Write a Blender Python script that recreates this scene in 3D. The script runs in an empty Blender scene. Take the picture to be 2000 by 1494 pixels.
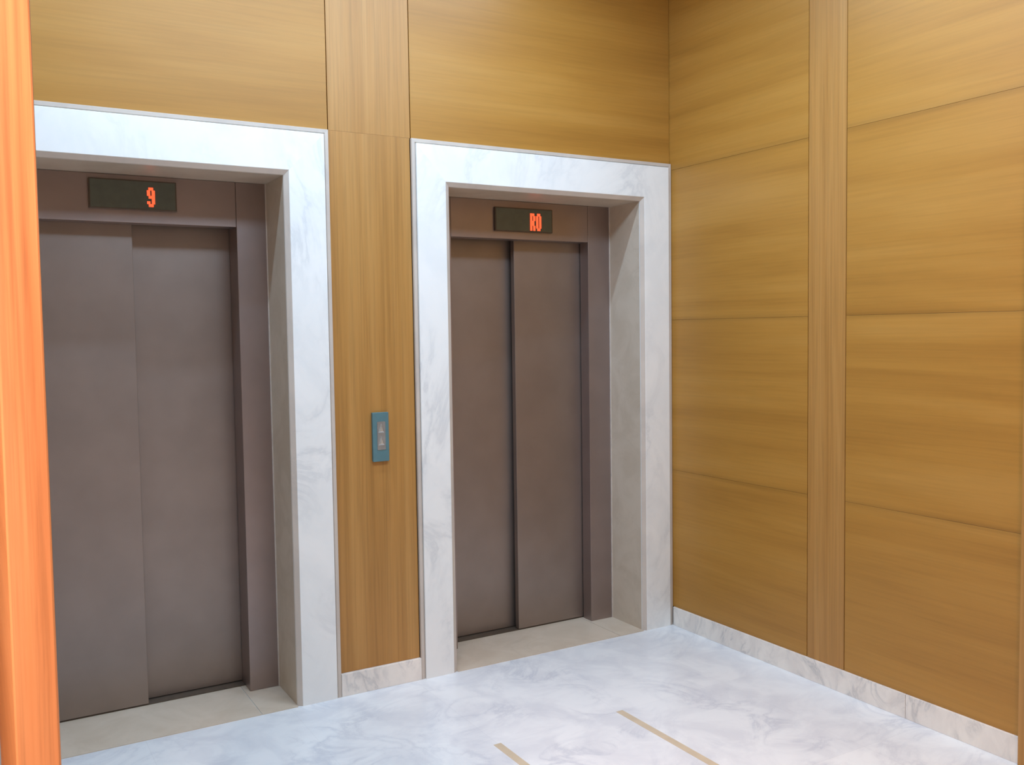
import bpy, bmesh, math, random
from mathutils import Vector, Matrix
S = bpy.context.scene
COL = S.collection
random.seed(4)

# ------------------------------------------------------------------ helpers
def link(name, bm, mat, parent=None, loc=(0, 0, 0), bevel=0.0, smooth=False):
    me = bpy.data.meshes.new(name)
    bmesh.ops.recalc_face_normals(bm, faces=bm.faces[:])
    bm.to_mesh(me); bm.free()
    o = bpy.data.objects.new(name, me)
    COL.objects.link(o)
    o.location = loc
    if parent: o.parent = parent
    if mat: me.materials.append(mat)
    if smooth:
        for p in me.polygons: p.use_smooth = True
    if bevel:
        m = o.modifiers.new('bevel', 'BEVEL'); m.width = bevel; m.segments = 2; m.limit_method = 'ANGLE'
    return o

def bx(bm, x0, x1, y0, y1, z0, z1):
    v = [bm.verts.new((x, y, z)) for z in (z0, z1) for y in (y0, y1) for x in (x0, x1)]
    for f in ((0, 1, 3, 2), (4, 6, 7, 5), (0, 4, 5, 1), (2, 3, 7, 6), (0, 2, 6, 4), (1, 5, 7, 3)):
        bm.faces.new([v[i] for i in f])

def box(name, x0, x1, y0, y1, z0, z1, mat, parent=None, bevel=0.0, loc=(0, 0, 0)):
    bm = bmesh.new()
    bx(bm, x0 - loc[0], x1 - loc[0], y0 - loc[1], y1 - loc[1], z0 - loc[2], z1 - loc[2])
    return link(name, bm, mat, parent, loc, bevel)

def prism(bm, pts, y0, y1):
    """extrude an outline in the xz plane from y0 to y1"""
    a = [bm.verts.new((p[0], y0, p[1])) for p in pts]
    b = [bm.verts.new((p[0], y1, p[1])) for p in pts]
    n = len(pts)
    bm.faces.new(a); bm.faces.new(b[::-1])
    for i in range(n):
        bm.faces.new([a[i], a[(i + 1) % n], b[(i + 1) % n], b[i]])

def struct(o, label=None):
    o['kind'] = 'structure'
    if label: o['label'] = label
    return o

def thing(name, label, cat, loc, group=None):
    o = bpy.data.objects.new(name, None); COL.objects.link(o)
    o.location = loc; o.empty_display_size = .1; o['kind'] = 'thing'
    o['label'] = label; o['category'] = cat
    if group: o['group'] = group
    return o

# ------------------------------------------------------------------ materials
def nodes(name):
    m = bpy.data.materials.new(name); m.use_nodes = True
    nt = m.node_tree
    return m, nt, nt.nodes['Principled BSDF']

def coords(nt, scale, rand=True):
    tc = nt.nodes.new('ShaderNodeTexCoord')
    mp = nt.nodes.new('ShaderNodeMapping'); mp.inputs['Scale'].default_value = scale
    if rand:
        oi = nt.nodes.new('ShaderNodeObjectInfo')
        mu = nt.nodes.new('ShaderNodeVectorMath'); mu.operation = 'SCALE'
        cb = nt.nodes.new('ShaderNodeCombineXYZ')
        for i, k in enumerate((7.3, 5.1, 9.7)):
            q = nt.nodes.new('ShaderNodeMath'); q.operation = 'MULTIPLY'; q.inputs[1].default_value = k
            nt.links.new(oi.outputs['Random'], q.inputs[0]); nt.links.new(q.outputs[0], cb.inputs[i])
        ad = nt.nodes.new('ShaderNodeVectorMath'); ad.operation = 'ADD'
        nt.links.new(tc.outputs['Object'], ad.inputs[0]); nt.links.new(cb.outputs[0], ad.inputs[1])
        nt.links.new(ad.outputs[0], mp.inputs['Vector'])
    else:
        nt.links.new(tc.outputs['Object'], mp.inputs['Vector'])
    return mp

def noise(nt, mp, scale, detail=3, rough=.5, dist=0.0):
    n = nt.nodes.new('ShaderNodeTexNoise')
    n.inputs['Scale'].default_value = scale; n.inputs['Detail'].default_value = detail
    n.inputs['Roughness'].default_value = rough; n.inputs['Distortion'].default_value = dist
    nt.links.new(mp.outputs['Vector'], n.inputs['Vector'])
    return n

def ramp(nt, src, stops):
    r = nt.nodes.new('ShaderNodeValToRGB'); e = r.color_ramp.elements
    while len(e) > 1: e.remove(e[-1])
    e[0].position = stops[0][0]; e[0].color = (*stops[0][1], 1)
    for p, c in stops[1:]:
        k = e.new(p); k.color = (*c, 1)
    nt.links.new(src, r.inputs[0])
    return r

def mix(nt, a, b, fac, mode='MIX'):
    m = nt.nodes.new('ShaderNodeMix'); m.data_type = 'RGBA'; m.blend_type = mode
    if isinstance(fac, float): m.inputs['Factor'].default_value = fac
    else: nt.links.new(fac, m.inputs['Factor'])
    for s, k in ((a, 'A'), (b, 'B')):
        sock = [i for i in m.inputs if i.name == k and i.type == 'RGBA'][0]
        if isinstance(s, tuple): sock.default_value = (*s, 1)
        else: nt.links.new(s, sock)
    return [o for o in m.outputs if o.type == 'RGBA'][0]

def lin(r, g, b):
    f = lambda c: (c / 255 / 12.92) if c <= 10 else ((c / 255 + .055) / 1.055) ** 2.4
    return (f(r), f(g), f(b))

def wood(name, axis, dark, mid, light, fine=1.0, broad=1.0, rough=.42, leaf=0.0):
    """veneer: long soft bands plus fine pores along the grain axis"""
    m, nt, b = nodes(name)
    sc = {'x': (.55, 3, 7), 'y': (3, .55, 7), 'z': (16, 16, .55)}[axis]
    mp = coords(nt, sc)
    n1 = noise(nt, mp, broad * 1.0, 4, .55, .6)
    r1 = ramp(nt, n1.outputs['Fac'], [(.30, dark), (.5, mid), (.70, light)])
    sf = {'x': (1.2, 40, 60), 'y': (40, 1.2, 60), 'z': (60, 60, 1.0)}[axis]
    mf = coords(nt, sf)
    n2 = noise(nt, mf, 1.6, 5, .65, .3)
    r2 = ramp(nt, n2.outputs['Fac'], [(.32, (1 - .26 * fine,) * 3), (.55, (1, 1, 1)), (.75, (1 + .04 * fine,) * 3)])
    c = mix(nt, r1.outputs[0], r2.outputs[0], 1.0, 'MULTIPLY')
    if leaf:                                   # groove shade painted into the colour as a soft band, top and bottom
        tc = nt.nodes.new('ShaderNodeTexCoord'); sp = nt.nodes.new('ShaderNodeSeparateXYZ')
        nt.links.new(tc.outputs['Generated'], sp.inputs[0])
        pp = nt.nodes.new('ShaderNodeMath'); pp.operation = 'PINGPONG'; pp.inputs[1].default_value = .5
        nt.links.new(sp.outputs['Z'], pp.inputs[0])
        er = ramp(nt, pp.outputs[0], [(0.0, (1 - leaf,) * 3), (.010, (1 - leaf * .8,) * 3), (.026, (1, 1, 1))])
        c = mix(nt, c, er.outputs[0], 1.0, 'MULTIPLY')
    nt.links.new(c, b.inputs['Base Color'])
    b.inputs['Roughness'].default_value = rough
    b.inputs['Specular IOR Level'].default_value = .5
    bp = nt.nodes.new('ShaderNodeBump'); bp.inputs['Strength'].default_value = .04; bp.inputs['Distance'].default_value = .002
    nt.links.new(n2.outputs['Fac'], bp.inputs['Height']); nt.links.new(bp.outputs[0], b.inputs['Normal'])
    return m

def marble(name, base, cloud, vein, rough=.3, amount=1.0, tiles=None, tilt=(1, 1, 1), vs=1.0, spec=.4):
    m, nt, b = nodes(name)
    mp = coords(nt, tilt, rand=tiles is None)
    n1 = noise(nt, mp, 3.0 * vs, 5, .6, .8)
    c1 = ramp(nt, n1.outputs['Fac'], [(.38, cloud), (.58, base)])
    n2 = noise(nt, mp, 2.1 * vs, 6, .62, 1.6)
    # ridges where the noise crosses its middle value
    s = nt.nodes.new('ShaderNodeMath'); s.operation = 'SUBTRACT'; s.inputs[1].default_value = .5
    a = nt.nodes.new('ShaderNodeMath'); a.operation = 'ABSOLUTE'
    nt.links.new(n2.outputs['Fac'], s.inputs[0]); nt.links.new(s.outputs[0], a.inputs[0])
    v = ramp(nt, a.outputs[0], [(0.0, (1, 1, 1)), (.035, (.35, .35, .35)), (.09, (0, 0, 0))])
    n3 = noise(nt, mp, 1.7 * vs, 3, .5, .3)
    g = ramp(nt, n3.outputs['Fac'], [(.42, (0, 0, 0)), (.62, (amount,) * 3)])
    f = nt.nodes.new('ShaderNodeMath'); f.operation = 'MULTIPLY'
    nt.links.new(v.outputs[0], f.inputs[0]); nt.links.new(g.outputs[0], f.inputs[1])
    c = mix(nt, c1.outputs[0], vein, f.outputs[0])
    if tiles:
        tw, th, ox, oy, gcol = tiles
        mt = coords(nt, (1, 1, 1), rand=False); mt.inputs['Location'].default_value = (ox, oy, 0)
        br = nt.nodes.new('ShaderNodeTexBrick')
        br.offset = 0; br.squash = 1
        br.inputs['Scale'].default_value = 1
        br.inputs['Brick Width'].default_value = tw; br.inputs['Row Height'].default_value = th
        br.inputs['Mortar Size'].default_value = .0016; br.inputs['Mortar Smooth'].default_value = .6
        br.inputs['Color1'].default_value = (1, 1, 1, 1); br.inputs['Color2'].default_value = (.955, .96, .97, 1)
        br.inputs['Mortar'].default_value = (*gcol, 1)
        nt.links.new(mt.outputs['Vector'], br.inputs['Vector'])
        c = mix(nt, c, br.outputs['Color'], 1.0, 'MULTIPLY')
    nt.links.new(c, b.inputs['Base Color'])
    b.inputs['Roughness'].default_value = rough
    b.inputs['Specular IOR Level'].default_value = spec
    return m

def plain(name, col, rough=.5, metal=0.0, spec=.4, mottling=.06, scale=30):
    m, nt, b = nodes(name)
    mp = coords(nt, (1, 1, 1))
    n = noise(nt, mp, scale, 3)
    lo = tuple(c * (1 - mottling) for c in col); hi = tuple(min(1, c * (1 + mottling)) for c in col)
    r = ramp(nt, n.outputs['Fac'], [(.35, lo), (.65, hi)])
    nt.links.new(r.outputs[0], b.inputs['Base Color'])
    b.inputs['Roughness'].default_value = rough; b.inputs['Metallic'].default_value = metal
    b.inputs['Specular IOR Level'].default_value = spec
    return m

def glow(name, col, strength):
    m, nt, b = nodes(name)
    b.inputs['Base Color'].default_value = (col[0] * .3, col[1] * .3, col[2] * .3, 1)
    b.inputs['Emission Color'].default_value = (*col, 1)
    b.inputs['Emission Strength'].default_value = strength
    return m

W_D, W_M, W_L = lin(168, 116, 44), lin(180, 127, 51), lin(187, 135, 60)
M = {}
M['wood_x'] = wood('oak_veneer_back', 'x', W_D, W_M, W_L, .35)
M['wood_y'] = wood('oak_veneer_side', 'y', W_D, W_M, W_L, .35, leaf=.13)
M['wood_door'] = wood('oak_door_face', 'y', lin(172, 116, 76), lin(190, 134, 92), lin(200, 148, 106), .35)
M['wood_z'] = wood('oak_strip', 'z', lin(172, 121, 58), lin(183, 131, 66), lin(191, 140, 75), .7)
M['wood_edge'] = wood('oak_door_edge', 'z', lin(172, 116, 76), lin(190, 134, 92), lin(200, 148, 106), 1.35, 1.6)
M['marble'] = marble('white_marble', (.93, .915, .875), (.87, .865, .835), (.56, .57, .58), .32, .42, None, (1.2, 1.2, .8))
M['marble_base'] = marble('skirting_marble', (.92, .85, .77), (.84, .77, .70), (.50, .48, .47), .35, .7, None, (1.4, 1.4, .8), 2.2)
M['floor'] = marble('floor_marble', (.86, .87, .87), (.75, .76, .78), (.54, .56, .62), .28, .62,
                    (.585, .765, .945 + .585 * 12, .765 * 10, (.90, .90, .91)), (1, 1, 1), 1.35)
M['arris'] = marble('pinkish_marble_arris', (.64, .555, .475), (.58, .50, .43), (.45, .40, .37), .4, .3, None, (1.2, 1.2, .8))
M['beige'] = marble('beige_limestone', lin(212, 196, 176), lin(203, 186, 165), lin(187, 169, 148), .4, .3, None, (1, 1, 1), 1.5)
M['inlay'] = plain('beige_inlay', lin(205, 188, 162), .35, 0, .4, .05, 14)
M['bronze'] = plain('brown_painted_steel', lin(158, 145, 137), .46, .85, .4, .04, 6)
M['bronze_trim'] = plain('brown_steel_frame', lin(164, 149, 144), .42, .85, .4, .04, 6)
M['bead'] = plain('pale_joint_bead', lin(215, 205, 195), .3, .2)
M['housing'] = plain('dark_bronze_case', lin(96, 84, 72), .4, .3)
M['screen'] = plain('smoked_green_glass', lin(94, 98, 86), .3, 0, .5)
M['digit'] = glow('red_led', (1.0, .09, .03), 2.6)
M['teal'] = plain('teal_metal_plate', lin(96, 132, 138), .35, .2)
M['steel'] = plain('brushed_steel', lin(165, 165, 165), .35, .7)
M['steel_button'] = plain('polished_steel', lin(215, 215, 212), .22, .8)
M['core'] = plain('dark_wall_core', lin(60, 42, 26), .8)
M['plaster'] = plain('white_plaster', (.78, .77, .74), .8)
M['cream'] = plain('cream_plaster', (.66, .58, .46), .8)

# ------------------------------------------------------------------ measures
ZO, ZI, ZH = 2.4687, 2.2642, 2.0699          # surround top, opening top, door head
D1, D2, D3 = .281, .3634, .4225              # steel frame, front leaf, rear leaf
CEIL = 3.46
OPEN = {'L': dict(xo0=-3.372, xi0=-3.187, xi1=-2.0813, xo1=-1.8836, m0=-3.054, m1=-2.2136, seam=-2.6294),
        'R': dict(xo0=-1.4966, xi0=-1.3109, xi1=-.2055, xo1=-.002, m0=-1.169, m1=-.3478, seam=-.762)}
YW = .02                                     # face of the wood on the back wall
G = .002                                     # half of the shadow gap between panels
Y1, Y2, YE = -.9255, -1.1328, -1.93          # strip on the right wall, end of the lobby wall
SEAMZ = 2.4700

# ------------------------------------------------------------------ shell
struct(box('floor', -5.2, 3.2, -6.6, .62, -.12, 0, M['floor']), 'pale grey-white veined marble floor')
fl = bpy.data.objects['floor']
for xs in (-1.5335, -.9445, -2.1225):
    o = box('inlay_strip', xs - .0165, xs + .0165, -5.2, -.766, -.01, .0008, M['inlay'], fl)
    o['label'] = 'narrow beige stone strip set in the marble floor'
struct(box('ceiling', -5.2, 3.2, -6.6, .62, CEIL, CEIL + .1, M['plaster']))
struct(box('wall_left', -5.2, -5.0, -6.6, .62, 0, CEIL, M['cream']))
struct(box('wall_rear', -5.2, 3.2, -6.7, -6.6, 0, CEIL, M['cream']))

bm = bmesh.new()
L, R = OPEN['L'], OPEN['R']
bx(bm, -5.0, L['xi0'] - .03, .045, .62, 0, CEIL)
bx(bm, L['xi1'] + .03, R['xi0'] - .03, .045, .62, 0, CEIL)
bx(bm, R['xi1'] + .03, .2, .045, .62, 0, CEIL)
bx(bm, L['xi0'] - .03, L['xi1'] + .03, .045, .62, ZI + .03, CEIL)
bx(bm, R['xi0'] - .03, R['xi1'] + .03, .045, .62, ZI + .03, CEIL)
wb = struct(link('wall_back', bm, M['core']), 'oak panelled wall with the two elevator doorways')

def panel(x0, x1, z0, z1, mat, parent, name='wood_panel', label=None):
    c = ((x0 + x1) / 2, YW, z0)
    bm = bmesh.new(); bx(bm, x0 + G - c[0], x1 - G - c[0], 0, .024, .0002, z1 - z0 - .0002)
    o = link(name, bm, mat, parent, c, .0005)
    if label: o['label'] = label
    return o
SX0, SX1 = -1.8800, -1.4950                   # central strip
panel(-5.0, L['xo0'] - .001, .1, ZO, M['wood_z'], wb)
panel(-5.0, SX0, ZO, CEIL, M['wood_x'], wb)
panel(SX1, 0, ZO, CEIL, M['wood_x'], wb)
t1 = struct(panel(SX0, SX1, SEAMZ, CEIL, M['wood_z'], None, 'trim_1', 'upper vertical-grain oak strip between the doorway headers'))
t2 = struct(panel(L['xo1'] + .001, R['xo0'] - .001, .1005, SEAMZ, M['wood_z'], None, 'trim_2', 'oak strip between the marble surrounds holding the call buttons'))

wr = struct(box('wall_right', .022, .25, YE, .62, 0, CEIL, M['core']), 'oak panelled side wall')
def rpanel(y0, y1, z0, z1, mat, parent, name='wood_panel', label=None):
    c = (0, (y0 + y1) / 2, z0)
    bm = bmesh.new(); bx(bm, 0, .0225, y0 + G - c[1], y1 - G - c[1], .0004, z1 - z0 - .0004)
    o = link(name, bm, mat, parent, c, .0005)
    if label: o['label'] = label
    return o
LEAF = (.1, .845, 1.647, 2.436, CEIL)
for k in range(4):
    rpanel(Y1, YW + .02, LEAF[k], LEAF[k + 1], M['wood_y'], wr)
    rpanel(YE, Y2, LEAF[k], LEAF[k + 1], M['wood_y'], wr)
struct(rpanel(Y2, Y1, .1, CEIL, M['wood_z'], None, 'trim_3', 'narrow vertical oak strip on the right wall'))

# entrance side: lining that closes the right wall, and the wall the open door hangs on
we = struct(box('wall_entrance', -.03, .25, -2.35, YE - .001, 0, CEIL, M['wood_z'], None, .002), 'oak clad end of the wall at the right edge')
struct(box('wall_corridor', -.03, .25, -6.6, -2.351, 0, CEIL, M['cream']))
struct(box('wall_hinge', -5.0, -3.26, -2.02, -1.9, 0, CEIL, M['wood_z'], None, .002))

# skirtings
def skirt(name, x0, x1, y0, y1, parent=None):
    c = ((x0 + x1) / 2, (y0 + y1) / 2, 0)
    return box(name, x0, x1, y0, y1, 0, .1, M['marble_base'], parent, .0015, c)
struct(skirt('baseboard_back', L['xo1'] + .0008, R['xo0'] - .0008, .004, .044), 'white marble skirting under the call buttons')
br = struct(skirt('baseboard_right', -.008, .0215, -1.447, -.003), 'white marble skirting along the right wall')
e = skirt('skirting_slab', -.008, .0215, YE + .001, -1.4485, None)
e.parent = br; e.location = Vector(e.location) - Vector(br.location)
struct(skirt('baseboard_left', -5.0, L['xo0'] - .001, .004, .044))

# ------------------------------------------------------------------ marble surrounds
def surround(k, label):
    p = OPEN[k]
    cx = (p['xo0'] + p['xo1']) / 2
    t = thing('marble_surround', label, 'door surround', (cx, 0, 0), 'marble surrounds of the elevators')
    prof = [('o', 0, .0195), ('o', 0, .007), ('o', .0015, .0055), ('o', .0150, .0055), ('o', .0165, .007), ('o', .018, .012),
            ('o', .0205, .012), ('o', .0205, .0018), ('o', .0222, 0), ('i', .022, 0), ('i', .0205, .001),
            ('i', .0015, .0125), ('i', 0, .0145), ('i', .0, .0195)]
    def corner(side, a, d):
        if side == 'l': x = p['xo0'] + d if a == 'o' else p['xi0'] - d
        else: x = p['xo1'] - d if a == 'o' else p['xi1'] + d
        z = ZO - d if a == 'o' else ZI + d
        return x - cx, z
    def sweep(ends, name):
        bm = bmesh.new(); rows = []
        for e in ends:
            rows.append([bm.verts.new(v) for v in e])
        n = len(prof)
        for i in range(n):
            j = (i + 1) % n
            fc = bm.faces.new([rows[0][i], rows[0][j], rows[1][j], rows[1][i]])
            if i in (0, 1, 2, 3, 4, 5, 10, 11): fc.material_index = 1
        bm.faces.new(rows[0]); bm.faces.new(rows[1][::-1])
        o = link(name, bm, M['marble'], t); o.data.materials.append(M['arris'])
        return o
    tops = {s: [(corner(s, a, d)[0], y, corner(s, a, d)[1]) for a, d, y in prof] for s in 'lr'}
    for s in 'lr':
        low = [(v[0], v[1], 0) for v in tops[s]]
        o = sweep((low, tops[s]), 'side_jamb')
    o = sweep((tops['l'], tops['r']), 'lintel')
    # beige lining of the recess
    for s, x0, x1 in (('l', p['xi0'] - .028, p['xi0']), ('r', p['xi1'], p['xi1'] + .028)):
        o = box('recess_lining', x0 - cx, x1 - cx, .0197, D1 + .2, 0, ZI, M['beige'], t)
        o['label'] = 'beige stone side of the recess'
    o = box('soffit', p['xi0'] - .028 - cx, p['xi1'] + .028 - cx, .0197, D1 + .2, ZI, ZI + .028, M['beige'], t)
    o['label'] = 'beige stone underside of the recess'
    xs = p['xi1'] - .155
    bm = bmesh.new()
    bx(bm, p['xi0'] - cx, xs - .0015 - cx, .001, D1 + .2, -.01, .003)
    bx(bm, xs + .0015 - cx, p['xi1'] - cx, .001, D1 + .2, -.01, .003)
    o = link('sill', bm, M['beige'], t); o['label'] = 'beige stone threshold'
    for x0, x1 in ((p['xi0'], p['xi0'] + .0045), (p['xi1'] - .0045, p['xi1'])):
        box('corner_bead', x0 - cx, x1 - cx, D1 - .0055, D1 - .0005, .003, ZI, M['bead'], t)
    return t
surround('L', 'white marble door surround on the left, partly hidden by the orange wood edge')
surround('R', 'white marble door surround in the corner beside the right oak wall')

# ------------------------------------------------------------------ elevator doors
def elevator(k, label):
    p = OPEN[k]; cx = (p['m0'] + p['m1']) / 2
    t = thing('elevator_door', label, 'elevator door', (cx, D1, .003), 'brown sliding elevator doors')
    def part(name, x0, x1, y0, y1, z0, z1, mat, bv=.002):
        return box(name, x0 - cx, x1 - cx, y0 - D1, y1 - D1, z0 - .003, z1 - .003, mat, t, bv)
    front_right = (k == 'R')
    dl, dr = (D3 - .006, D2 - .006) if front_right else (D2 - .006, D3 - .006)
    part('door_jamb', p['xi0'] + .0002, p['m0'] - .0006, D1, dl, .0032, ZI - .0005, M['bronze_trim'])
    part('door_jamb', p['m1'] + .0006, p['xi1'] - .0002, D1, dr, .0032, ZI - .0005, M['bronze_trim'])
    part('header', p['m0'], p['m1'], D1, D2 - .006, ZH, ZI - .0005, M['bronze_trim'])
    zt, zb = ZH + .05, .010
    if front_right:
        part('door_panel', p['seam'], p['m1'] + .05, D2, D2 + .034, zb, zt, M['bronze'])
        part('door_panel', p['m0'] - .05, p['seam'] + .04, D3, D3 + .034, zb, zt, M['bronze'])
    else:
        part('door_panel', p['m0'] - .05, p['seam'], D2, D2 + .034, zb, zt, M['bronze'])
        part('door_panel', p['seam'] - .04, p['m1'] + .05, D3, D3 + .034, zb, zt, M['bronze'])
    part('door_track', p['m0'], p['m1'], D2 + .004, D3 + .03, .0032, .0075, M['housing'], 0)
    return t
elevator('L', 'brown steel sliding elevator door below the display with one red digit')
elevator('R', 'brown steel sliding elevator door below the display with two red characters')

# ------------------------------------------------------------------ floor indicators
GLYPH = {'9': ['.###.', '##.##', '##.##', '.####', '...##', '##.##', '.###.'],
         'R': ['####.', '##.##', '##.##', '####.', '####.', '##.##', '##.##'],
         '0': ['.###.', '##.##', '##.##', '##.##', '##.##', '##.##', '.###.']}
def indicator(x0, x1, z0, z1, text, dx0, dw, dz0, dz1, label):
    cx = (x0 + x1) / 2; th = .014
    t = thing('floor_indicator', label, 'display', (cx, D1, z0), 'elevator floor displays')
    w = (x1 - x0) / 2; h = z1 - z0
    box('housing', -w, w, -th, -.0003, 0, h, M['housing'], t, .002)
    sc = box('screen', -w + .006, w - .006, -th - .0012, -th + .001, .005, h - .005, M['screen'], t)
    for i, ch in enumerate(text):
        rows = GLYPH[ch]
        gx = dx0 + i * dw - cx; gw = dw * .86; gz0, gz1 = dz0 - z0, dz1 - z0
        bm = bmesh.new(); cw = gw / 5; chh = (gz1 - gz0) / 7
        for r, row in enumerate(rows):
            c = 0
            while c < 5:
                if row[c] == '#':
                    e = c
                    while e < 5 and row[e] == '#': e += 1
                    bx(bm, gx + c * cw, gx + e * cw, -th - .0024, -th - .0006, gz1 - (r + 1) * chh, gz1 - r * chh)
                    c = e
                else: c += 1
        o = link('digit', bm, M['digit'], sc); o['label'] = 'glowing red character'
    return t
indicator(-2.802, -2.462, 2.1215, 2.243, '9', -2.580, .036, 2.136, 2.215, 'floor display showing a single red digit, over the left elevator door')
indicator(-.925, -.581, 2.108, 2.228, 'R0', -.719, .036, 2.116, 2.204, 'floor display showing two red characters, over the right elevator door')

# ------------------------------------------------------------------ call buttons
cb = thing('call_button_panel', 'teal metal call button panel on the oak strip between the two elevators', 'call button panel', (-1.673, YW, 1.028))
def rbox(bm, x0, x1, z0, z1, y0, y1, r, n=4):
    pts = []
    for cxx, czz, a0 in ((x1 - r, z1 - r, 0), (x0 + r, z1 - r, 90), (x0 + r, z0 + r, 180), (x1 - r, z0 + r, 270)):
        for i in range(n + 1):
            a = math.radians(a0 + 90 * i / n); pts.append((cxx + r * math.cos(a), czz + r * math.sin(a)))
    prism(bm, pts, y0, y1)
bm = bmesh.new(); rbox(bm, -.0385, .0385, 0, .219, -.014, .001, .003)
link('faceplate', bm, M['teal'], cb, bevel=.0012)
bm = bmesh.new(); rbox(bm, -.0175, .0215, .052, .178, -.016, -.0135, .003)
bp = link('button_plate', bm, M['steel'], cb)
for z in (.128, .072):
    bm = bmesh.new()
    base = [(-.0135, z), (.0165, z), (.0015, z + .044)]
    v = [bm.verts.new((a, -.0155, b)) for a, b in base]
    top = [bm.verts.new((.0015 + (a - .0015) * .55, -.0215, z + .015 + (b - z - .015) * .55)) for a, b in base]
    bm.faces.new(v); bm.faces.new(top)
    for i in range(3): bm.faces.new([v[i], v[(i + 1) % 3], top[(i + 1) % 3], top[i]])
    link('button', bm, M['steel_button'], bp, bevel=.0006)

# ------------------------------------------------------------------ open wooden door at the left
DX0, DX1 = -3.2295, -3.1945
dbm = bmesh.new(); bx(dbm, DX0 + .001, DX1 - .0005, -2.954, -2.03, .012, 2.35)
d = struct(link('door_1', dbm, M['wood_door'], None, (0, 0, 0), .001), 'open wooden door seen edge-on at the left, lit orange')
ebm = bmesh.new(); bx(ebm, DX0, DX1, -2.962, -2.954, .012, 2.35)
link('edge_lipping', ebm, M['wood_edge'], d, (0, 0, 0), .0018)
hb = bmesh.new()
for z in (.3, 1.2, 2.1):
    bx(hb, DX0 - .008, DX0 + .004, -2.034, -2.0195, z, z + .1)
link('hinge', hb, M['steel'], d)

# ------------------------------------------------------------------ light
def area(name, loc, size, size_y, power, col, rot=(0, 0, 0), spread=180):
    l = bpy.data.lights.new(name, 'AREA'); l.shape = 'RECTANGLE'; l.size = size; l.size_y = size_y
    l.energy = power; l.color = col; l.spread = math.radians(spread)
    o = bpy.data.objects.new(name, l); COL.objects.link(o); o.location = loc; o.rotation_euler = rot
    return o
area('lobby_ceiling_strip', (-2.3, -.58, CEIL - .02), 3.2, .05, 50, (.66, .92, 1.22))
area('lobby_fill', (-1.5, -1.75, CEIL - .02), 2.2, .5, 90, (.66, .92, 1.22))  # added overhead fill for the lobby, not a known fixture
lp = area('corridor_lamp', (-3.80, -3.55, 3.25), .2, .2, 47, (1.0, .63, .45), (0, 0, 0), 65)
lp.rotation_euler = (Vector((-3.2, -2.96, 1.45)) - lp.location).to_track_quat('-Z', 'Y').to_euler()
area('corridor_warm_fill', (-1.3, -3.3, CEIL - .03), .4, .4, 38, (1.0, .58, .20), (math.radians(0), math.radians(-22), 0), 140)  # added warm fill tilted at the right wall to turn it more orange
w = bpy.data.worlds.new('world'); S.world = w; w.use_nodes = True
w.node_tree.nodes['Background'].inputs[0].default_value = (.9, .92, 1, 1)
w.node_tree.nodes['Background'].inputs[1].default_value = .05

# ------------------------------------------------------------------ camera
cam = bpy.data.cameras.new('camera'); co = bpy.data.objects.new('camera', cam); COL.objects.link(co)
f = Vector((.50406573, .86191163, -.05500988)); r = Vector((.86274446, -.50544633, -.01400024)); u = Vector((.03987151, .04040243, .99838765))
mt = Matrix((r, u, -f)).transposed().to_4x4(); mt.translation = Vector((-3.25282, -3.85866, 1.6))
co.matrix_world = mt
cam.sensor_fit = 'HORIZONTAL'; cam.sensor_width = 36; cam.lens = 1820.517 / 2000 * 36
cam.clip_start = .05
S.camera = co
vs = S.view_settings
vs.view_transform = 'Standard'; vs.look = 'None'; vs.gamma = 1; vs.use_curve_mapping = False
vs.exposure = -0.54
